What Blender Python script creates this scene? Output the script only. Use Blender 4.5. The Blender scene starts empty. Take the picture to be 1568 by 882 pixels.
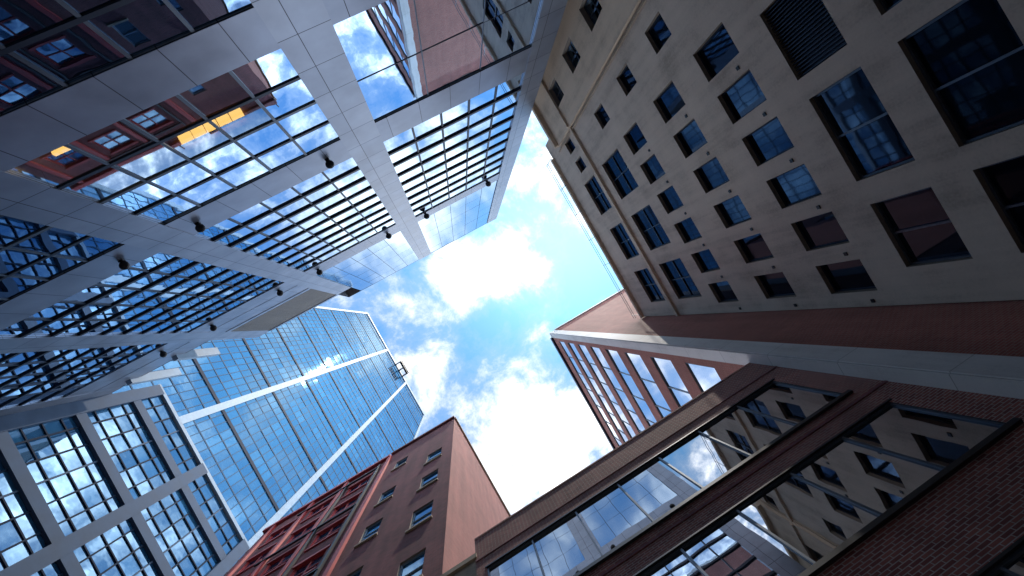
import bpy, math, random
from mathutils import Vector, Matrix
random.seed(7)
sc=bpy.context.scene
sc.view_settings.view_transform='Standard'; sc.view_settings.look='None'; sc.view_settings.exposure=0
GROUND=-1.6
# ------------------------------------------------------------------ node helpers
def new_mat(name):
    m=bpy.data.materials.new(name); m.use_nodes=True
    nt=m.node_tree; nt.nodes.clear()
    return m,nt
class NT:
    def __init__(s,nt): s.nt=nt
    def n(s,t,ins=None,**kw):
        nd=s.nt.nodes.new(t)
        for k,v in kw.items(): setattr(nd,k,v)
        if ins:
            for k,v in ins.items():
                sock=nd.inputs[k]
                if isinstance(v,bpy.types.NodeSocket): s.nt.links.new(v,sock)
                else: sock.default_value=v
        return nd
    def math(s,op,a,b=0.0,clamp=False):
        nd=s.n('ShaderNodeMath',{0:a,1:b},operation=op); nd.use_clamp=clamp; return nd.outputs[0]
    def mix(s,f,a,b,bt='MIX'):
        nd=s.n('ShaderNodeMix',data_type='RGBA',blend_type=bt)
        for k,v in ((0,f),(6,a),(7,b)):
            if isinstance(v,bpy.types.NodeSocket): s.nt.links.new(v,nd.inputs[k])
            else: nd.inputs[k].default_value=v
        return nd.outputs[2]
    def ramp(s,f,stops):
        nd=s.n('ShaderNodeValToRGB',{0:f}); cr=nd.color_ramp
        while len(cr.elements)<len(stops): cr.elements.new(0.5)
        for e,(p,c) in zip(cr.elements,stops):
            e.position=p; e.color=c if len(c)==4 else (*c,1)
        return nd.outputs[0]
    def out(s,sh): s.n('ShaderNodeOutputMaterial',{0:sh})
def C(r,g,b): return (r,g,b,1)

def mat_brick(name,c1,c2,mortar,dirt=0.35,rough=0.85,ms=.009):
    m,nt=new_mat(name); N=NT(nt)
    uv=N.n('ShaderNodeUVMap').outputs[0]
    br=N.n('ShaderNodeTexBrick',{'Vector':uv,'Color1':c1,'Color2':c2,'Mortar':mortar,'Scale':1.0,'Mortar Size':ms,'Mortar Smooth':0.3,'Bias':0.0,'Brick Width':0.235,'Row Height':0.078})
    big=N.n('ShaderNodeTexNoise',{'Vector':uv,'Scale':0.35,'Detail':6.0,'Roughness':0.6})
    mp=N.n('ShaderNodeMapping',{'Vector':uv,'Scale':(1.6,0.12,1.0)})
    st=N.n('ShaderNodeTexNoise',{'Vector':mp.outputs[0],'Scale':1.0,'Detail':5.0})
    f=N.math('MULTIPLY',N.math('ADD',big.outputs[0],st.outputs[0]),0.5)
    v=N.ramp(f,[(0.35,(1-dirt,)*3),(0.65,(1.12,)*3)])
    col=N.mix(1.0,br.outputs[0],v,'MULTIPLY')
    bp=N.n('ShaderNodeBump',{'Height':br.outputs[1],'Strength':0.7,'Distance':0.012},invert=True)
    b=N.n('ShaderNodeBsdfPrincipled',{'Base Color':col,'Roughness':rough,'Normal':bp.outputs[0]})
    N.out(b.outputs[0]); return m
def mat_concrete(name,c,var=0.25,rough=0.8,joints=None):
    m,nt=new_mat(name); N=NT(nt)
    uv=N.n('ShaderNodeUVMap').outputs[0]
    a=N.n('ShaderNodeTexNoise',{'Vector':uv,'Scale':0.5,'Detail':9.0,'Roughness':0.65})
    mp=N.n('ShaderNodeMapping',{'Vector':uv,'Scale':(2.2,0.15,1.0)})
    st=N.n('ShaderNodeTexNoise',{'Vector':mp.outputs[0],'Scale':1.0,'Detail':7.0,'Roughness':0.6})
    fine=N.n('ShaderNodeTexNoise',{'Vector':uv,'Scale':14.0,'Detail':4.0})
    f=N.math('ADD',N.math('MULTIPLY',a.outputs[0],0.45),N.math('MULTIPLY',st.outputs[0],0.4))
    f=N.math('ADD',f,N.math('MULTIPLY',fine.outputs[0],0.15))
    v=N.ramp(f,[(0.38,(1-var*1.3,1-var*1.35,1-var*1.4)),(0.5,(1,1,1)),(0.62,(1+var*.5,)*3)])
    col=N.mix(1.0,c,v,'MULTIPLY')
    if joints:
        jb=N.n('ShaderNodeTexBrick',{'Vector':uv,'Color1':C(1,1,1),'Color2':C(.93,.93,.93),'Mortar':C(.55,.55,.55),'Scale':1.0,'Mortar Size':0.012,'Brick Width':joints[0],'Row Height':joints[1]},offset=0.0)
        col=N.mix(1.0,col,jb.outputs[0],'MULTIPLY')
    bp=N.n('ShaderNodeBump',{'Height':f,'Strength':0.3,'Distance':0.06})
    b=N.n('ShaderNodeBsdfPrincipled',{'Base Color':col,'Roughness':rough,'Normal':bp.outputs[0]})
    N.out(b.outputs[0]); return m
def mat_metal(name,c,metallic=0.6,rough=0.3,joints=None,var=0.1,spec=.5):
    m,nt=new_mat(name); N=NT(nt)
    uv=N.n('ShaderNodeUVMap').outputs[0]
    a=N.n('ShaderNodeTexNoise',{'Vector':uv,'Scale':0.7,'Detail':6.0})
    v=N.ramp(a.outputs[0],[(0.3,(1-var*2,)*3),(0.7,(1+var,)*3)])
    col=N.mix(1.0,c,v,'MULTIPLY')
    if joints:
        jb=N.n('ShaderNodeTexBrick',{'Vector':uv,'Color1':C(1,1,1),'Color2':C(.86,.88,.9),'Mortar':C(.12,.12,.14),'Scale':1.0,'Mortar Size':0.014,'Brick Width':joints[0],'Row Height':joints[1]},offset=0.0)
        col=N.mix(1.0,col,jb.outputs[0],'MULTIPLY')
    r=N.math('ADD',N.math('MULTIPLY',a.outputs[0],0.15),rough-0.07)
    b=N.n('ShaderNodeBsdfPrincipled',{'Base Color':col,'Metallic':metallic,'Roughness':r,'Specular IOR Level':spec})
    N.out(b.outputs[0]); return m
def mat_glass(name,dark,light,base_refl,tint,rough=0.02,wav=0.004,wscale=0.6,fs=1.0):
    m,nt=new_mat(name); N=NT(nt)
    uv=N.n('ShaderNodeUVMap').outputs[0]
    at=N.n('ShaderNodeAttribute',attribute_name='rnd').outputs['Fac']
    inner=N.mix(N.ramp(at,[(0.0,(0,0,0)),(0.55,(.12,.12,.12)),(0.8,(.4,.4,.4)),(1.0,(1,1,1))]),dark,light)
    nz=N.n('ShaderNodeTexNoise',{'Vector':uv,'Scale':wscale,'Detail':2.0})
    bp=N.n('ShaderNodeBump',{'Height':nz.outputs[0],'Strength':1.0,'Distance':wav})
    fr=N.n('ShaderNodeFresnel',{'IOR':1.5,'Normal':bp.outputs[0]}).outputs[0]
    fac=N.math('ADD',N.math('MULTIPLY',fr,(1-base_refl)*fs),base_refl,True)
    d=N.n('ShaderNodeBsdfDiffuse',{'Color':inner})
    g=N.n('ShaderNodeBsdfGlossy',{'Color':tint,'Roughness':rough,'Normal':bp.outputs[0]})
    mx=N.n('ShaderNodeMixShader',{0:fac,1:d.outputs[0],2:g.outputs[0]})
    N.out(mx.outputs[0]); return m
def mat_clear(name,tint):
    m,nt=new_mat(name); N=NT(nt)
    fr=N.n('ShaderNodeFresnel',{'IOR':1.5}).outputs[0]
    fac=N.math('ADD',N.math('MULTIPLY',fr,.6),.06,True)
    d=N.n('ShaderNodeBsdfTransparent',{'Color':tint})
    g=N.n('ShaderNodeBsdfGlossy',{'Color':C(.5,.65,.8),'Roughness':.02})
    mx=N.n('ShaderNodeMixShader',{0:fac,1:d.outputs[0],2:g.outputs[0]})
    N.out(mx.outputs[0]); return m
def mat_emit(name,c,s):
    m,nt=new_mat(name); N=NT(nt)
    e=N.n('ShaderNodeEmission',{'Color':c,'Strength':s}); N.out(e.outputs[0]); return m

M={}
M['metal']=mat_metal('brushed_metal_panel',C(.285,.325,.40),.6,.36,(3.3,1.7))
M['metalh']=mat_metal('metal_panel_band',C(.27,.31,.39),.6,.34,(1.65,5.0))
M['crown']=mat_glass('spandrel_glass',C(.12,.19,.28),C(.2,.28,.38),.35,C(.58,.72,.86),.06,.002)
M['glassA']=mat_glass('office_glass',C(.008,.018,.038),C(.03,.06,.10),.12,C(.56,.73,.92),.012,.004)
M['glassA0']=mat_glass('dark_office_glass',C(.003,.009,.022),C(.012,.03,.055),.03,C(.24,.40,.64),.012,.004,fs=.55)
M['glassE']=mat_glass('tower_glass',C(.012,.07,.16),C(.04,.16,.30),.28,C(.36,.60,.84),.025,.008)
M['glassD']=mat_glass('podium_glass',C(.01,.05,.11),C(.04,.15,.28),.26,C(.36,.58,.82),.02,.006)
M['glassB']=mat_glass('window_glass_blue',C(.003,.006,.012),C(.008,.016,.028),.01,C(.18,.26,.40),.03,.004,fs=.18)
M['glassG']=mat_glass('strip_window_glass',C(.012,.012,.012),C(.04,.035,.03),.45,C(.86,.87,.90),.012,.003)
M['glassH']=mat_glass('upper_window_glass',C(.10,.11,.12),C(.30,.32,.34),.42,C(.85,.88,.92),.05,.003)
M['clear']=mat_clear('clear_glass',C(.75,.78,.8))
M['fin']=mat_metal('dark_mullion',C(.02,.03,.055),.3,.4,spec=.3)
M['mull']=mat_metal('grey_mullion',C(.10,.125,.16),.6,.4)
M['mullE']=mat_metal('blue_mullion',C(.03,.075,.14),.0,.7,spec=.1)
M['finE']=mat_metal('dark_blue_mullion',C(.008,.02,.045),.0,.7,spec=.08)
M['steelD']=mat_metal('blue_grey_steel',C(.06,.095,.155),.0,.7,spec=.15)
M['white']=mat_metal('white_metal',C(.25,.34,.44),.0,.6,spec=.2)
M['louver']=mat_metal('louvre_metal',C(.30,.28,.26),.4,.45)
M['conc']=mat_concrete('beige_render',C(.60,.515,.425),.26)
M['conc2']=mat_concrete('warm_render',C(.66,.54,.41),.22)
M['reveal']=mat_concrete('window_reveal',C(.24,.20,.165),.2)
M['whiteconc']=mat_concrete('pale_concrete',C(.70,.69,.68),.15,.7,(4.0,3.0))
M['stone']=mat_concrete('sandstone',C(.42,.34,.25),.3)
M['brickG']=mat_brick('red_brick',C(.40,.125,.095),C(.22,.06,.052),C(.52,.40,.36),.35,ms=.010)
M['brickH']=mat_brick('orange_brick',C(.40,.125,.095),C(.31,.09,.07),C(.36,.24,.20),.25)
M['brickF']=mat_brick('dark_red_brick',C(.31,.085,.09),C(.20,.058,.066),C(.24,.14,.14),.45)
M['brickFs']=mat_brick('sunlit_side_brick',C(.45,.145,.115),C(.36,.105,.085),C(.38,.22,.18),.3)  # F side wall: sunlight put into the colour as a lighter, pinker brick
M['redpaint']=mat_metal('red_paint',C(.50,.045,.045),.0,.5)
M['dark']=mat_metal('dark_steel',C(.02,.022,.027),.4,.4)
M['black']=mat_metal('black_sill',C(.02,.02,.024),.2,.35)
M['asphalt']=mat_concrete('asphalt',C(.06,.06,.062),.3,.9)
M['paving']=mat_concrete('paving_stone',C(.35,.33,.30),.2,.8,(0.6,0.6))
M['roofing']=mat_concrete('roofing',C(.2,.2,.2),.3)
M['lamp']=mat_emit('warm_ceiling_light',C(1,.60,.16),4.0)
M['room']=mat_concrete('room_wall',C(.22,.10,.06),.2)

# ------------------------------------------------------------------ mesh builder
class MB:
    def __init__(s): s.v=[];s.f=[];s.m=[];s.uv=[];s.r=[];s.mats=[]
    def mi(s,k):
        if k not in s.mats: s.mats.append(k)
        return s.mats.index(k)
    def quad(s,ps,uvs,mk,rnd=None):
        i=len(s.v); s.v+=[tuple(p) for p in ps]; s.f.append(tuple(range(i,i+len(ps)))); s.m.append(s.mi(mk)); s.uv+=list(uvs)
        s.r.append(rnd if rnd is not None else random.random())
    def obj(s,name,parent=None):
        me=bpy.data.meshes.new(name); me.from_pydata(s.v,[],s.f)
        for k in s.mats: me.materials.append(M[k])
        me.polygons.foreach_set('material_index',s.m)
        ul=me.uv_layers.new(name='UVMap'); fl=[c for uv in s.uv for c in uv]; ul.data.foreach_set('uv',fl)
        at=me.attributes.new('rnd','FLOAT','FACE'); at.data.foreach_set('value',s.r)
        me.update()
        o=bpy.data.objects.new(name,me); sc.collection.objects.link(o)
        if parent: o.parent=parent
        return o
class Fc:
    """facade frame: s along the wall, z up, d outward"""
    def __init__(s,o,u,n): s.o=o;s.u=u;s.n=n
    def P(s,a,z,d=0): return (s.o[0]+a*s.u[0]+d*s.n[0], s.o[1]+a*s.u[1]+d*s.n[1], z)
    def rect(s,mb,s0,s1,z0,z1,d,mk,jit=0,rnd=None):
        j=[random.uniform(-jit,jit) for _ in range(3)]; j.append(j[0]+j[2]-j[1])
        pts=[(s0,z0),(s1,z0),(s1,z1),(s0,z1)]
        mb.quad([s.P(a,z,d+jj) for (a,z),jj in zip(pts,j)],pts,mk,rnd)
    def box(s,mb,s0,s1,z0,z1,d0,d1,mk):
        P=s.P
        mb.quad([P(s0,z0,d1),P(s1,z0,d1),P(s1,z1,d1),P(s0,z1,d1)],[(s0,z0),(s1,z0),(s1,z1),(s0,z1)],mk)
        mb.quad([P(s0,z0,d0),P(s1,z0,d0),P(s1,z1,d0),P(s0,z1,d0)],[(s0,z0),(s1,z0),(s1,z1),(s0,z1)],mk)
        mb.quad([P(s0,z0,d0),P(s1,z0,d0),P(s1,z0,d1),P(s0,z0,d1)],[(s0,d0),(s1,d0),(s1,d1),(s0,d1)],mk)
        mb.quad([P(s0,z1,d0),P(s1,z1,d0),P(s1,z1,d1),P(s0,z1,d1)],[(s0,d0),(s1,d0),(s1,d1),(s0,d1)],mk)
        mb.quad([P(s0,z0,d0),P(s0,z0,d1),P(s0,z1,d1),P(s0,z1,d0)],[(d0,z0),(d1,z0),(d1,z1),(d0,z1)],mk)
        mb.quad([P(s1,z0,d0),P(s1,z0,d1),P(s1,z1,d1),P(s1,z1,d0)],[(d0,z0),(d1,z0),(d1,z1),(d0,z1)],mk)
    def wall(s,mb,s0,s1,z0,z1,ops,depth,mk,rk,d=0):
        S=sorted({s0,s1,*[o[0] for o in ops],*[o[1] for o in ops]}); Z=sorted({z0,z1,*[o[2] for o in ops],*[o[3] for o in ops]})
        S=[a for a in S if s0<=a<=s1]; Z=[a for a in Z if z0<=a<=z1]
        for j in range(len(Z)-1):
            run=None
            for i in range(len(S)-1):
                cs=(S[i]+S[i+1])/2; cz=(Z[j]+Z[j+1])/2
                hole=any(o[0]<cs<o[1] and o[2]<cz<o[3] for o in ops)
                if not hole:
                    if run is None: run=S[i]
                if hole and run is not None:
                    s.rect(mb,run,S[i],Z[j],Z[j+1],d,mk); run=None
            if run is not None: s.rect(mb,run,S[-1],Z[j],Z[j+1],d,mk)
        P=s.P
        for (a,b,c,e) in [o[:4] for o in ops]:
            for q,uv in (([P(a,c,d),P(b,c,d),P(b,c,d-depth),P(a,c,d-depth)],[(a,0),(b,0),(b,depth),(a,depth)]),
                      ([P(a,e,d),P(b,e,d),P(b,e,d-depth),P(a,e,d-depth)],[(a,0),(b,0),(b,depth),(a,depth)]),
                      ([P(a,c,d),P(a,e,d),P(a,e,d-depth),P(a,c,d-depth)],[(0,c),(0,e),(depth,e),(depth,c)]),
                      ([P(b,c,d),P(b,e,d),P(b,e,d-depth),P(b,c,d-depth)],[(0,c),(0,e),(depth,e),(depth,c)])):
                mb.quad(q,uv,rk)
def empty(name,loc=(0,0,0)):
    e=bpy.data.objects.new(name,None); sc.collection.objects.link(e); e.empty_display_size=1; return e
def shell(mb,f,s0,s1,z0,z1,back,mk,rk='roofing'):
    P=f.P
    mb.quad([P(s0,z0,0),P(s0,z0,-back),P(s0,z1,-back),P(s0,z1,0)],[(0,z0),(back,z0),(back,z1),(0,z1)],mk)
    mb.quad([P(s1,z0,0),P(s1,z0,-back),P(s1,z1,-back),P(s1,z1,0)],[(0,z0),(back,z0),(back,z1),(0,z1)],mk)
    mb.quad([P(s0,z0,-back),P(s1,z0,-back),P(s1,z1,-back),P(s0,z1,-back)],[(s0,z0),(s1,z0),(s1,z1),(s0,z1)],mk)
    mb.quad([P(s0,z1-.02,0),P(s1,z1-.02,0),P(s1,z1-.02,-back),P(s0,z1-.02,-back)],[(s0,0),(s1,0),(s1,back),(s0,back)],rk)
def frame_op(mb,f,op,d,w,t,mk,nx=1,nz=1,glass='glassA',jit=.004):
    a,b,c,e=op
    f.box(mb,a,a+w,c,e,d,d+t,mk); f.box(mb,b-w,b,c,e,d,d+t,mk)
    f.box(mb,a+w,b-w,c,c+w,d,d+t,mk); f.box(mb,a+w,b-w,e-w,e,d,d+t,mk)
    xs=[a+(b-a)*i/nx for i in range(nx+1)]; zz=[c+(e-c)*i/nz for i in range(nz+1)]
    for x in xs[1:-1]: f.box(mb,x-w/2,x+w/2,c+w,e-w,d,d+t,mk)
    for z in zz[1:-1]: f.box(mb,a+w,b-w,z-w/2,z+w/2,d+.003,d+t-.003,mk)
    for i in range(len(xs)-1):
        for j in range(len(zz)-1):
            f.rect(mb,xs[i],xs[i+1],zz[j],zz[j+1],d+.02,glass,jit)

# ================================================================== A  glass & metal office building (wall faces +Y)
A=empty('glass_office_building')
f=Fc((0,-10),(1,0),(0,1))
PIL=[(-30.2,-28.5),(-20.3,-18.7),(-10.6,-8.9),(-.65,1.07),(9.4,10.8)]
BAYS=[(-28.5,-20.3,44),(-18.7,-10.6,44),(-8.9,-.65,59.5),(1.07,9.4,59.5)]
body=MB(); gl=MB(); fin=MB()
for i,(a,b) in enumerate(PIL):
    top=[44.4,53.9,53.9,59.5,59.5][i]
    f.box(body,a,b,GROUND,top,-.6,.06,'metal')
BANDS=[(20.8,23.0),(12.1,13.9),(4.6,6.0)]
for bi,(a,b,top) in enumerate(BAYS):
    for z0,z1 in BANDS: f.box(body,a,b,z0,z1,-.6,.03,'metalh')
    f.box(body,a,b,38.4 if bi<3 else 39.4,41.2,-.6,.03,'metalh')
    blocks=[(GROUND,4.6,4),(6.0,12.1,4),(13.9,20.8,4),(23.0,38.4 if bi<3 else 39.4,9)]
    n=5
    for k,(z0,z1,nz) in enumerate(blocks):
        if bi==3 and k==2: nzz,nn=2,3
        else: nzz,nn=nz,n
        xs=[a+(b-a)*i/nn for i in range(nn+1)]; zs=[z0+(z1-z0)*i/nzz for i in range(nzz+1)]
        for i in range(nn):
            for j in range(nzz):
                clear=(bi==2 and k==2 and ((i in(1,2,3) and j in (0,1)) or (i==0 and j in(0,1))))
                f.rect(gl,xs[i],xs[i+1],zs[j],zs[j+1],-.05,'clear' if clear else ('glassA0' if (k<2 or (bi<2 and k==2)) else 'glassA'),.008)
        smooth=(bi==3 and k==2)
        for x in xs[1:-1]:
            w=.02 if smooth else .05
            f.box(fin,x-w,x+w,z0,z1,-.06,-.03 if smooth else .0,'mull' if k<3 else 'fin')
        for j,z in enumerate(zs[1:-1]):
            w=.02 if smooth else (.07 if k<3 else .10)
            f.box(fin,a,b,z-w,z+w,-.065,-.035 if smooth else (.0 if k<3 else .04)+.004,'fin' if (k==3 or j%2==0) else 'mull')
    if top>50:
        zs=[41.2,44.2,47.2,50.3,53.4,56.5,59.5]
        for j in range(6):
            xs=[a+(b-a)*i/5 for i in range(6)]
            for i in range(5): f.rect(gl,xs[i]+.02,xs[i+1]-.02,zs[j]+.02,zs[j+1]-.02,-.02,'crown',.006)
        f.rect(gl,a,b,41.2,59.5,-.06,'fin')
    else:
        f.box(body,a,b,41.2,top,-.6,.05,'metalh')
f.box(body,-18.7,-10.6,44,44.6,-.6,.1,'metalh')
z=44.75
while z<53.2:
    f.box(fin,-18.7,-10.6,z,z+.11,-.12,.05,'louver'); z+=.26
f.rect(fin,-18.7,-10.6,44,53.4,-.14,'fin')
f.box(body,-18.7,-10.6,53.3,53.9,-.6,.13,'metalh')
f.box(fin,-8.9,-.65,13.95,20.75,-4.2,-4.0,'room')
f.box(fin,-8.9,-.65,17.55,17.85,-4.0,-.5,'room')
f.box(fin,-8.88,-8.7,13.95,20.75,-4.0,-.5,'room'); f.box(fin,-.85,-.67,13.95,20.75,-4.0,-.5,'room')
lamp=MB()
for i in range(5): f.box(lamp,-5.6+i*.49,-5.6+i*.49+.44,17.38,17.5,-1.1,-.72,'lamp')
f.box(fin,-5.7,-3.1,17.36,17.4,-1.18,-1.12,'mull'); f.box(fin,-5.7,-3.1,17.36,17.4,-.7,-.64,'mull')
f.box(lamp,-8.4,-7.9,15.3,15.42,-1.15,-.85,'lamp')
shell(body,f,-30.2,-20.3,GROUND,44.4,18,'metal')
shell(body,f,-20.299,-10.6,GROUND,53.9,17.9,'metal')
shell(body,f,-10.599,10.8,GROUND,59.5,18.1,'metal')
def sphere_lamp(mb,f,s,z,d,r):
    f.box(mb,s-.035,s+.035,z-.035,z+.035,.03,d,'dark')
    f.box(mb,s-.1,s+.1,z-.1,z+.1,.03,.1,'dark')
    nu,nv=12,8
    c=Vector(f.P(s,z,d+r*.8))
    for i in range(nu):
        for j in range(nv):
            q=[]
            for (ii,jj) in ((i,j),(i+1,j),(i+1,j+1),(i,j+1)):
                th=2*math.pi*ii/nu; ph=math.pi*jj/nv
                q.append(c+Vector((r*math.sin(ph)*math.cos(th),r*math.sin(ph)*math.sin(th),r*math.cos(ph)*.8)))
            mb.quad(q,[(0,0)]*4,'dark',0.5)
sl=MB()
for s in (-21.7,-17.5,-11.7,-8.15,-1.7,1.95,8.1):
    for z in (22.0,39.6):
        if z<30 and s in(1.95,8.1): continue
        sphere_lamp(sl,f,s,z,.12,.21 if z<30 else .26)
for s in (-22.9,-27.0): f.box(body,s-.22,s+.22,43,50.0,-.3,.45,'white')
body.obj('metal_cladding',A); gl.obj('window_panes',A); fin.obj('mullions_and_louvres',A); lamp.obj('ceiling_lights',A); sl.obj('facade_floodlights',A)

# ================================================================== B  beige rendered building (wall faces -X)
Bd=empty('beige_office_building')
f=Fc((12,0),(0,1),(-1,0)); d=12
ops=[];kinds={}
def addop(s0,s1,z0,z1,kind): 
    o=(round(s0*d,3),round(s1*d,3),z0,z1); ops.append(o); kinds[o]=kind
for k in range(6):
    a=-.364+.147*k
    addop(a,a+.094,20.55,22.3,'s'); addop(a,a+.094,16.75,18.55,'s'); addop(a,a+.096,13.2,15.05,'s')
for a,b in ((-.30,-.114),(-.06,.172),(.236,.412)):
    addop(a,b,10.15,11.9,'louv' if a<-.2 else 'w')
for a,b in ((-.60,-.36),(-.31,-.12),(-.06,.177),(.228,.413)):
    addop(a,b,7.3,9.15,'w'); addop(a,b,3.2,6.2,'w')
addop(-.60,-.36,10.15,11.9,'w')
for c in (-.25,.045,.325):
    addop(c-.1,c+.1,23.5,26.2,'t'); addop(c-.1,c+.1,27.95,30.2,'t')
for z in (23.2,19.5,16.1): addop(-.545,-.462,z-.65,z+.65,'s')
addop(-.60,-.53,28.3,29.6,'s'); addop(-.48,-.41,28.3,29.6,'s')
w=MB(); g=MB()
main=[o for o in ops if o[0]>-7.4]
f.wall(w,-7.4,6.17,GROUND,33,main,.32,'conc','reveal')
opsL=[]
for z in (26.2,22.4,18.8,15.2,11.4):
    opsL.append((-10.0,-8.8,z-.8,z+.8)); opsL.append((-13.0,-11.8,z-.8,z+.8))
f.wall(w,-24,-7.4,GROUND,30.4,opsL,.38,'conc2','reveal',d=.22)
f.rect(w,-8.6,-7.4,30.4,33,0,'conc')
w.quad([f.P(-7.4,GROUND,0),f.P(-7.4,GROUND,.22),f.P(-7.4,30.4,.22),f.P(-7.4,30.4,0)],[(0,0),(.2,0),(.2,30),(0,30)],'conc2')
for o in main:
    k=kinds[o]
    if k=='s': frame_op(g,f,o,-.24,.05,.06,'fin',1,1,'glassB',.004)
    elif k=='t': frame_op(g,f,o,-.24,.06,.08,'fin',2,2,'glassB',.004)
    elif k=='louv':
        f.rect(g,o[0],o[1],o[2],o[3],-.30,'fin'); x=o[0]+.05
        while x<o[1]-.05:
            f.box(g,x,x+.035,o[2],o[3],-.29,-.12,'fin'); x+=.10
    else: frame_op(g,f,o,-.24,.06,.09,'mull',2,1,'glassB',.005)
for o in opsL: frame_op(g,f,o,-.10,.06,.06,'mull',2,2,'glassD',.005)
t=MB()
f.box(t,-7.4,6.17,27.15,27.4,.002,.16,'conc2'); f.box(t,-7.4,6.17,32.75,33.05,.002,.22,'conc2'); f.box(t,-24,-7.45,30.1,30.42,.222,.5,'conc2')
f.box(t,-24,-7.45,27.0,27.2,.222,.36,'conc2')
f.box(t,-7.28,-7.2,GROUND,31,.02,.10,'stone')
for zz in (22.9,19.2,15.7):
    for k in range(6):
        a=(-.362+.147*k)*d+1.42
        f.box(t,a,a+.12,zz-2.2,zz-2.08,.0,.04,'dark')
for dd in (.25,.5): f.box(t,-7.4,6.1,33.5 if dd<.3 else 33.9,33.53 if dd<.3 else 33.93,.35,.38,'mull')
y=-7.4
while y<6.1:
    f.box(t,y,y+.03,32.4,33.9,.385,.41,'mull'); f.box(t,y,y+.03,32.6,32.64,.22,.385,'mull'); y+=2.2
shell(w,f,-8.6,6.17,GROUND,33,16,'conc'); shell(w,f,-24,-8.61,GROUND,30.4,15.9,'conc2')
w.obj('rendered_walls',Bd); g.obj('windows',Bd); t.obj('ledges_and_pipes',Bd)

# ================================================================== H  tall brick building with pale corner
H=empty('tall_brick_building'); X1=8.7; Y2=6.2; HH=55
w=MB(); g=MB()
f2=Fc((0,Y2),(1,0),(0,-1))
f2.rect(w,9.45,26,GROUND,HH,0,'brickH')
f2.box(w,X1-.0,9.45,GROUND,HH-.01,-.4,.05,'whiteconc')
f2.box(w,9.45,26,HH-.5,HH+.05,.0,.16,'whiteconc')
f1=Fc((X1,0),(0,1),(-1,0))
f1.box(w,Y2,Y2+.55,GROUND,HH,-.4,.05,'whiteconc')
ops=[]
z=52.0
while z>3:
    ops.append((7.15,26.0,z-2.7,z)); z-=4.28
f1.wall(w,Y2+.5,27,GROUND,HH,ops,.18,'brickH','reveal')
for o in ops:
    frame_op(g,f1,o,-.10,.06,.07,'mull',9,1,'glassH',.01)
f1.box(w,Y2+.55,27,HH-.6,HH+.06,.0,.25,'fin')
shell(w,f1,Y2+.01,27,GROUND,HH,17,'brickH')
w.obj('brick_walls',H); g.obj('strip_windows',H)

# ================================================================== G  low brick building with strip windows
Gd=empty('brick_office_building'); f=Fc((0,6.6),(1,0),(0,-1))
w=MB(); g=MB()
S=[(-2.85,7.87,11.2,14.1),(-2.85,7.87,7.55,10.0),(-2.85,7.87,3.2,5.9)]
f.wall(w,-3.2,X1,GROUND,16.2,S,.12,'brickG','black')
for o in S: frame_op(g,f,o,-.09,.05,.07,'mull',7,1,'glassG',.006)
for o in S:
    f.box(g,o[0]-.05,o[1]+.1,o[2]-.12,o[2],.0,.08,'black')
    f.box(g,o[0]-.05,o[1]+.1,o[3],o[3]+.05,.0,.03,'black')
f.box(w,-3.2,X1-.06,16.2,16.3,-.35,.02,'brickG')
for zc in (14.75,10.65): f.box(w,-3.2,X1-.06,zc,zc+.08,.0,.025,'brickF')   # projecting brick course
f.box(w,-4.4,-3.2,GROUND,15.0,-.5,-.03,'stone'); f.box(w,-4.45,-3.15,15.0,15.25,-.5,.05,'stone')
shell(w,f,-3.2,X1-.01,GROUND,16.2,14,'brickG')
w.obj('brick_walls',Gd); g.obj('strip_windows',Gd)

# ================================================================== F  dark red brick building
Fd=empty('red_brick_building'); f=Fc((0,7.26),(1,0),(0,-1))
w=MB(); g=MB()
main=[]
for z in (34.4,29.3,24.0,18.8,13.6,8.4): main.append((-6.95,-5.75,z-1.15,z+1.15))
for z in (38.5,31.5,26.3,21.1,15.9,10.7): main.append((-10.2,-9.1,z-1.1,z+1.1))
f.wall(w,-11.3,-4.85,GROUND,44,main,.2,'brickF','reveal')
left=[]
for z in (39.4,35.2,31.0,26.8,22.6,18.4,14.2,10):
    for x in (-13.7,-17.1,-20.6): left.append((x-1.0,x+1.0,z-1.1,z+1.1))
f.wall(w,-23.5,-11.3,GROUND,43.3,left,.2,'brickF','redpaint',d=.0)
for o in main+left: frame_op(g,f,o,-.17,.08,.08,'white' if o in main else 'redpaint',2 if o in left else 1,2,'glassD',.01)
for o in main+left: f.box(g,o[0]-.1,o[1]+.1,o[2]-.16,o[2],.0,.1,'stone' if o in main else 'redpaint'); 
for o in left:
    f.box(g,o[0]-.15,o[1]+.15,o[3],o[3]+.25,.0,.08,'redpaint')
for x in (-11.35,-15.5,-18.8,-22.4): f.box(g,x-.16,x+.16,GROUND,43.2,.0,.18,'redpaint')
f.box(g,-12.2,-12.05,GROUND,42,.05,.2,'dark')
f.box(g,-15.1,-14.98,8,42,.05,.2,'dark')
for z in (41,33,24.7,16.3):
    f.box(g,-19.5,-12.1,z,z+.14,.1,.24,'dark')
f.box(w,-11.3,-4.8,43.7,44.1,.0,.2,'brickF'); f.box(w,-23.5,-11.3,43.0,43.5,.0,.25,'redpaint')
f.box(g,-5.05,-4.95,44.1,45.5,-.3,-.2,'dark'); f.box(g,-14.3,-14.2,43.5,45,-.3,-.2,'dark')
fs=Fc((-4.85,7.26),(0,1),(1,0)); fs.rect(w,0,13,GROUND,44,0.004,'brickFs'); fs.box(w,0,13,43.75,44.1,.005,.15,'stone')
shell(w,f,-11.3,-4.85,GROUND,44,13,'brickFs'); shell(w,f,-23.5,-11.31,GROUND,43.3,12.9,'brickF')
w.obj('brick_walls',Fd); g.obj('windows_and_pipes',Fd)

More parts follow.
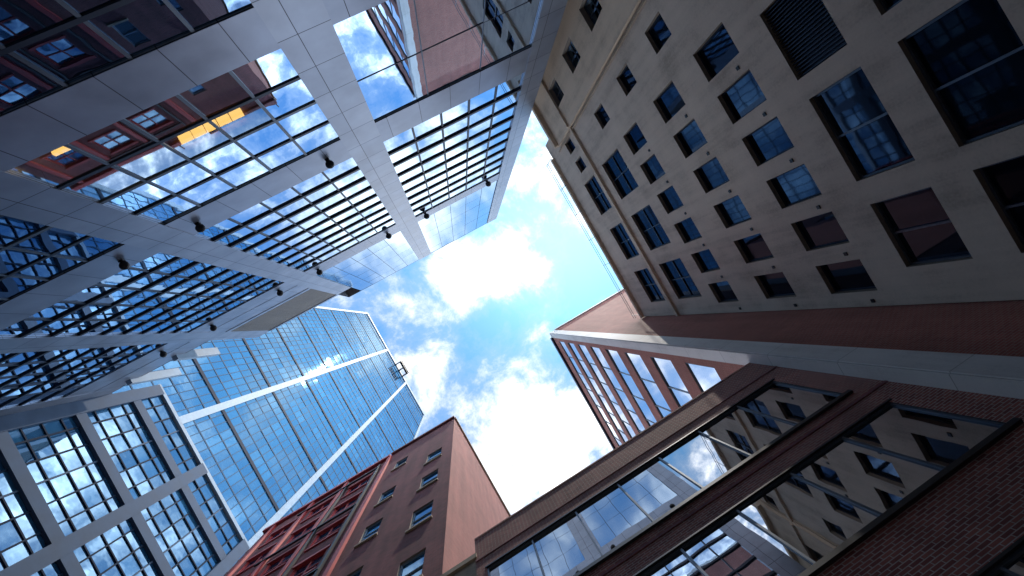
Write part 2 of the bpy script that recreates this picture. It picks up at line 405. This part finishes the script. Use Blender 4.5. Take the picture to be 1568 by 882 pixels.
# ================================================================== D  podium with steel frame
D=empty('steel_frame_building'); f=Fc((-30,0),(0,1),(1,0))
w=MB(); g=MB()
cols=[-9.4,-.2,8.6,17.5]
rows=[51.3,47.3,40.9,34.4,28,21.5,15,8.5,2,GROUND]
for c in cols: f.box(w,c-.55,c+.55,GROUND,51.2,-.4,.25,'steelD')
for i,z in enumerate(rows[:-1]): f.box(w,-10,18,z-(.5 if i else .25),z+(.5 if i else .25),-.4,.18,'white' if i==0 else 'steelD')
for i in range(len(rows)-1):
    z1,z0=rows[i],rows[i+1]
    for a,b in zip(cols[:-1],cols[1:]):
        n=6; m=4 if i else 2
        for p in range(n):
            for q in range(m):
                f.rect(g,a+(b-a)*p/n,a+(b-a)*(p+1)/n,z0+(z1-z0)*q/m,z0+(z1-z0)*(q+1)/m,-.1,'glassD',.02)
        for p in range(1,n): f.box(g,a+(b-a)*p/n-.06,a+(b-a)*p/n+.06,z0,z1,-.1,.0,'finE' if p!=3 else 'steelD')
        for q in range(1,m): f.box(g,a,b,z0+(z1-z0)*q/m-.06,z0+(z1-z0)*q/m+.06,-.1,-.01,'finE')
shell(w,f,-10,18,GROUND,51,14,'steelD')
w.obj('steel_frame',D); g.obj('glazing',D)

# ================================================================== E  blue glass tower
E=empty('glass_skyscraper'); f=Fc((-46,0),(0,1),(1,0)); k=46/36.
w=MB(); g=MB()
y0,y1,HT=-26.6*k,29*k,222*k
nf=62; fh=HT/nf; nc=48; cw=(y1-y0)/nc
for i in range(nf):
    for j in range(nc//2):
        f.rect(g,y0+cw*2*j,y0+cw*2*(j+1),i*fh,(i+1)*fh,0,'glassE',.022)
for j in range(1,nc): f.box(w,y0+cw*j-.06,y0+cw*j+.06,0,HT,.0,.07,'mullE')
for i in range(1,nf): 
    big=i%5==0
    f.box(w,y0,y1,i*fh-(.5 if big else .16),i*fh+(.5 if big else .16),.0,.14 if big else .05,'finE' if big else 'mullE')
for r,wd in ((-.19,.65),(.30,.65),(-.74,.5),(.79,.6)):
    c=r*46; f.box(w,c-wd,c+wd,0,HT+1,.0,.3,'white')
f.box(w,y0,y1,HT-1.5,HT+1.5,.0,.4,'white')
shell(w,f,y0,y1,GROUND,HT,40,'glassE')
for a in (1,5,9): f.box(w,a,a+.6,HT-3,HT+5,.5,3.6-.001*a,'dark')
f.box(w,1,9.6,HT+1.5,HT+2.2,3.0,4.2,'dark'); f.box(w,1,9.6,HT-3.2,HT-2.5,3.1,4.3,'dark')
w.obj('curtain_wall_frame',E); g.obj('glass_panels',E)

# ================================================================== ground
gm=MB(); gm.quad([(-600,-600,GROUND),(600,-600,GROUND),(600,600,GROUND),(-600,600,GROUND)],[(-600,-600),(600,-600),(600,600),(-600,600)],'asphalt'); gm.obj('ground')
pm=MB(); pf=Fc((0,-10),(1,0),(0,1)); pf.box(pm,-29.9,11.9,GROUND+.004,GROUND+.13,.25,3.5,'paving'); pf.box(pm,-29.9,8.6,GROUND+.004,GROUND+.13,13.8,16.5,'paving'); pm.obj('pavement')

# ================================================================== sun + sky
el=math.radians(73); az=Vector((1,-.22,0)).normalized()
sd=Vector((az.x*math.cos(el),az.y*math.cos(el),math.sin(el)))
L=bpy.data.lights.new('sun','SUN'); L.energy=3.4; L.angle=math.radians(.5); L.color=(1,.92,.82)
lo=bpy.data.objects.new('sun',L); sc.collection.objects.link(lo); lo.rotation_euler=(-sd).to_track_quat('-Z','Y').to_euler(); lo.location=(0,0,400)
wd=bpy.data.worlds.new('World'); sc.world=wd; wd.use_nodes=True; nt=wd.node_tree; nt.nodes.clear(); N=NT(nt)
sky=N.n('ShaderNodeTexSky',sky_type='NISHITA'); sky.sun_disc=False; sky.sun_elevation=el
sky.sun_rotation=math.atan2(sd.x,sd.y); sky.air_density=1.0; sky.dust_density=.6; sky.ozone_density=1.5
tc=N.n('ShaderNodeTexCoord').outputs['Generated']
sp=N.n('ShaderNodeSeparateXYZ',{0:tc})
zc=N.math('MAXIMUM',sp.outputs[2],.08)
tx=N.math('DIVIDE',sp.outputs[0],zc); ty=N.math('DIVIDE',sp.outputs[1],zc)
tv=N.n('ShaderNodeCombineXYZ',{0:tx,1:ty}).outputs[0]
n1=N.n('ShaderNodeTexNoise',{'Vector':tv,'Scale':7.5,'Detail':13.0,'Roughness':.66,'Distortion':.2}).outputs[0]
n2=N.n('ShaderNodeTexNoise',{'Vector':tv,'Scale':1.8,'Detail':3.0}).outputs[0]
def blob(x,y,rx,ry,ang,amp):
    mp=N.n('ShaderNodeMapping',{'Vector':tv,'Location':(x,y,0),'Rotation':(0,0,ang),'Scale':(rx,ry,1)},vector_type='TEXTURE')
    ln=N.n('ShaderNodeVectorMath',{0:mp.outputs[0]},operation='LENGTH').outputs['Value']
    v=N.n('ShaderNodeMapRange',{0:ln,1:1.0,2:0.0,3:0.0,4:amp},interpolation_type='SMOOTHSTEP').outputs[0]; return v
s=N.math('ADD',N.math('MULTIPLY',n1,1.45),N.math('MULTIPLY',n2,.4))
for b in ((.12,-.075,.19,.11,.4,.36),(-.11,-.09,.12,.07,.5,.10),(-.10,.06,.16,.12,1.,.10),(.02,.30,.34,.24,0,.42),(.29,-.21,.13,.08,0,.14),
          (.20,-.42,.3,.16,0,-.25),(.27,.03,.12,.16,0,-.15),(.13,-.20,.2,.08,.4,-.18),(.03,.05,.12,.07,0,-.08)):
    s=N.math('ADD',s,blob(*b))
s=N.math('MULTIPLY',s,.5)
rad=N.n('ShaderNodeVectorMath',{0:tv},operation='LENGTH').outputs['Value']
fill_ring=N.n('ShaderNodeMapRange',{0:rad,1:.42,2:.85,3:0.0,4:1.0},interpolation_type='SMOOTHSTEP').outputs[0]  # added band of brighter clouds, out of view, to light the facades
s=N.math('ADD',s,N.math('MULTIPLY',fill_ring,.03))
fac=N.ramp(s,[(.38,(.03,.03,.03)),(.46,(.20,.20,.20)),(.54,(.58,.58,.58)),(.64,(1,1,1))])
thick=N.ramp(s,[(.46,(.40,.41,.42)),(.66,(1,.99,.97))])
amp=N.math('ADD',N.math('MULTIPLY',fill_ring,42.0),16.0)
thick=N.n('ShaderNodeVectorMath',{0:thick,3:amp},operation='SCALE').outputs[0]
skyc=N.mix(1.0,sky.outputs[0],C(.58,1.30,1.70),'MULTIPLY')
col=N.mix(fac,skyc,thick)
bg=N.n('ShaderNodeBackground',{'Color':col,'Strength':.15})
N.n('ShaderNodeOutputWorld',{0:bg.outputs[0]})

# ================================================================== camera (1.6 m above the pavement, looking almost straight up)
FP=700.
c=Vector((-77/FP,-56/FP,-1)).normalized()
Q=c.rotation_difference(Vector((0,0,-1))).to_matrix()
R=Matrix.Rotation(math.radians(29.5),3,'Z')@Matrix(((1,0,0),(0,-1,0),(0,0,-1)))@Q
cam=bpy.data.cameras.new('camera'); cam.lens=36*FP/1568; cam.sensor_width=36; cam.clip_start=.05; cam.clip_end=3000
co=bpy.data.objects.new('camera',cam); sc.collection.objects.link(co); co.matrix_world=R.to_4x4(); sc.camera=co
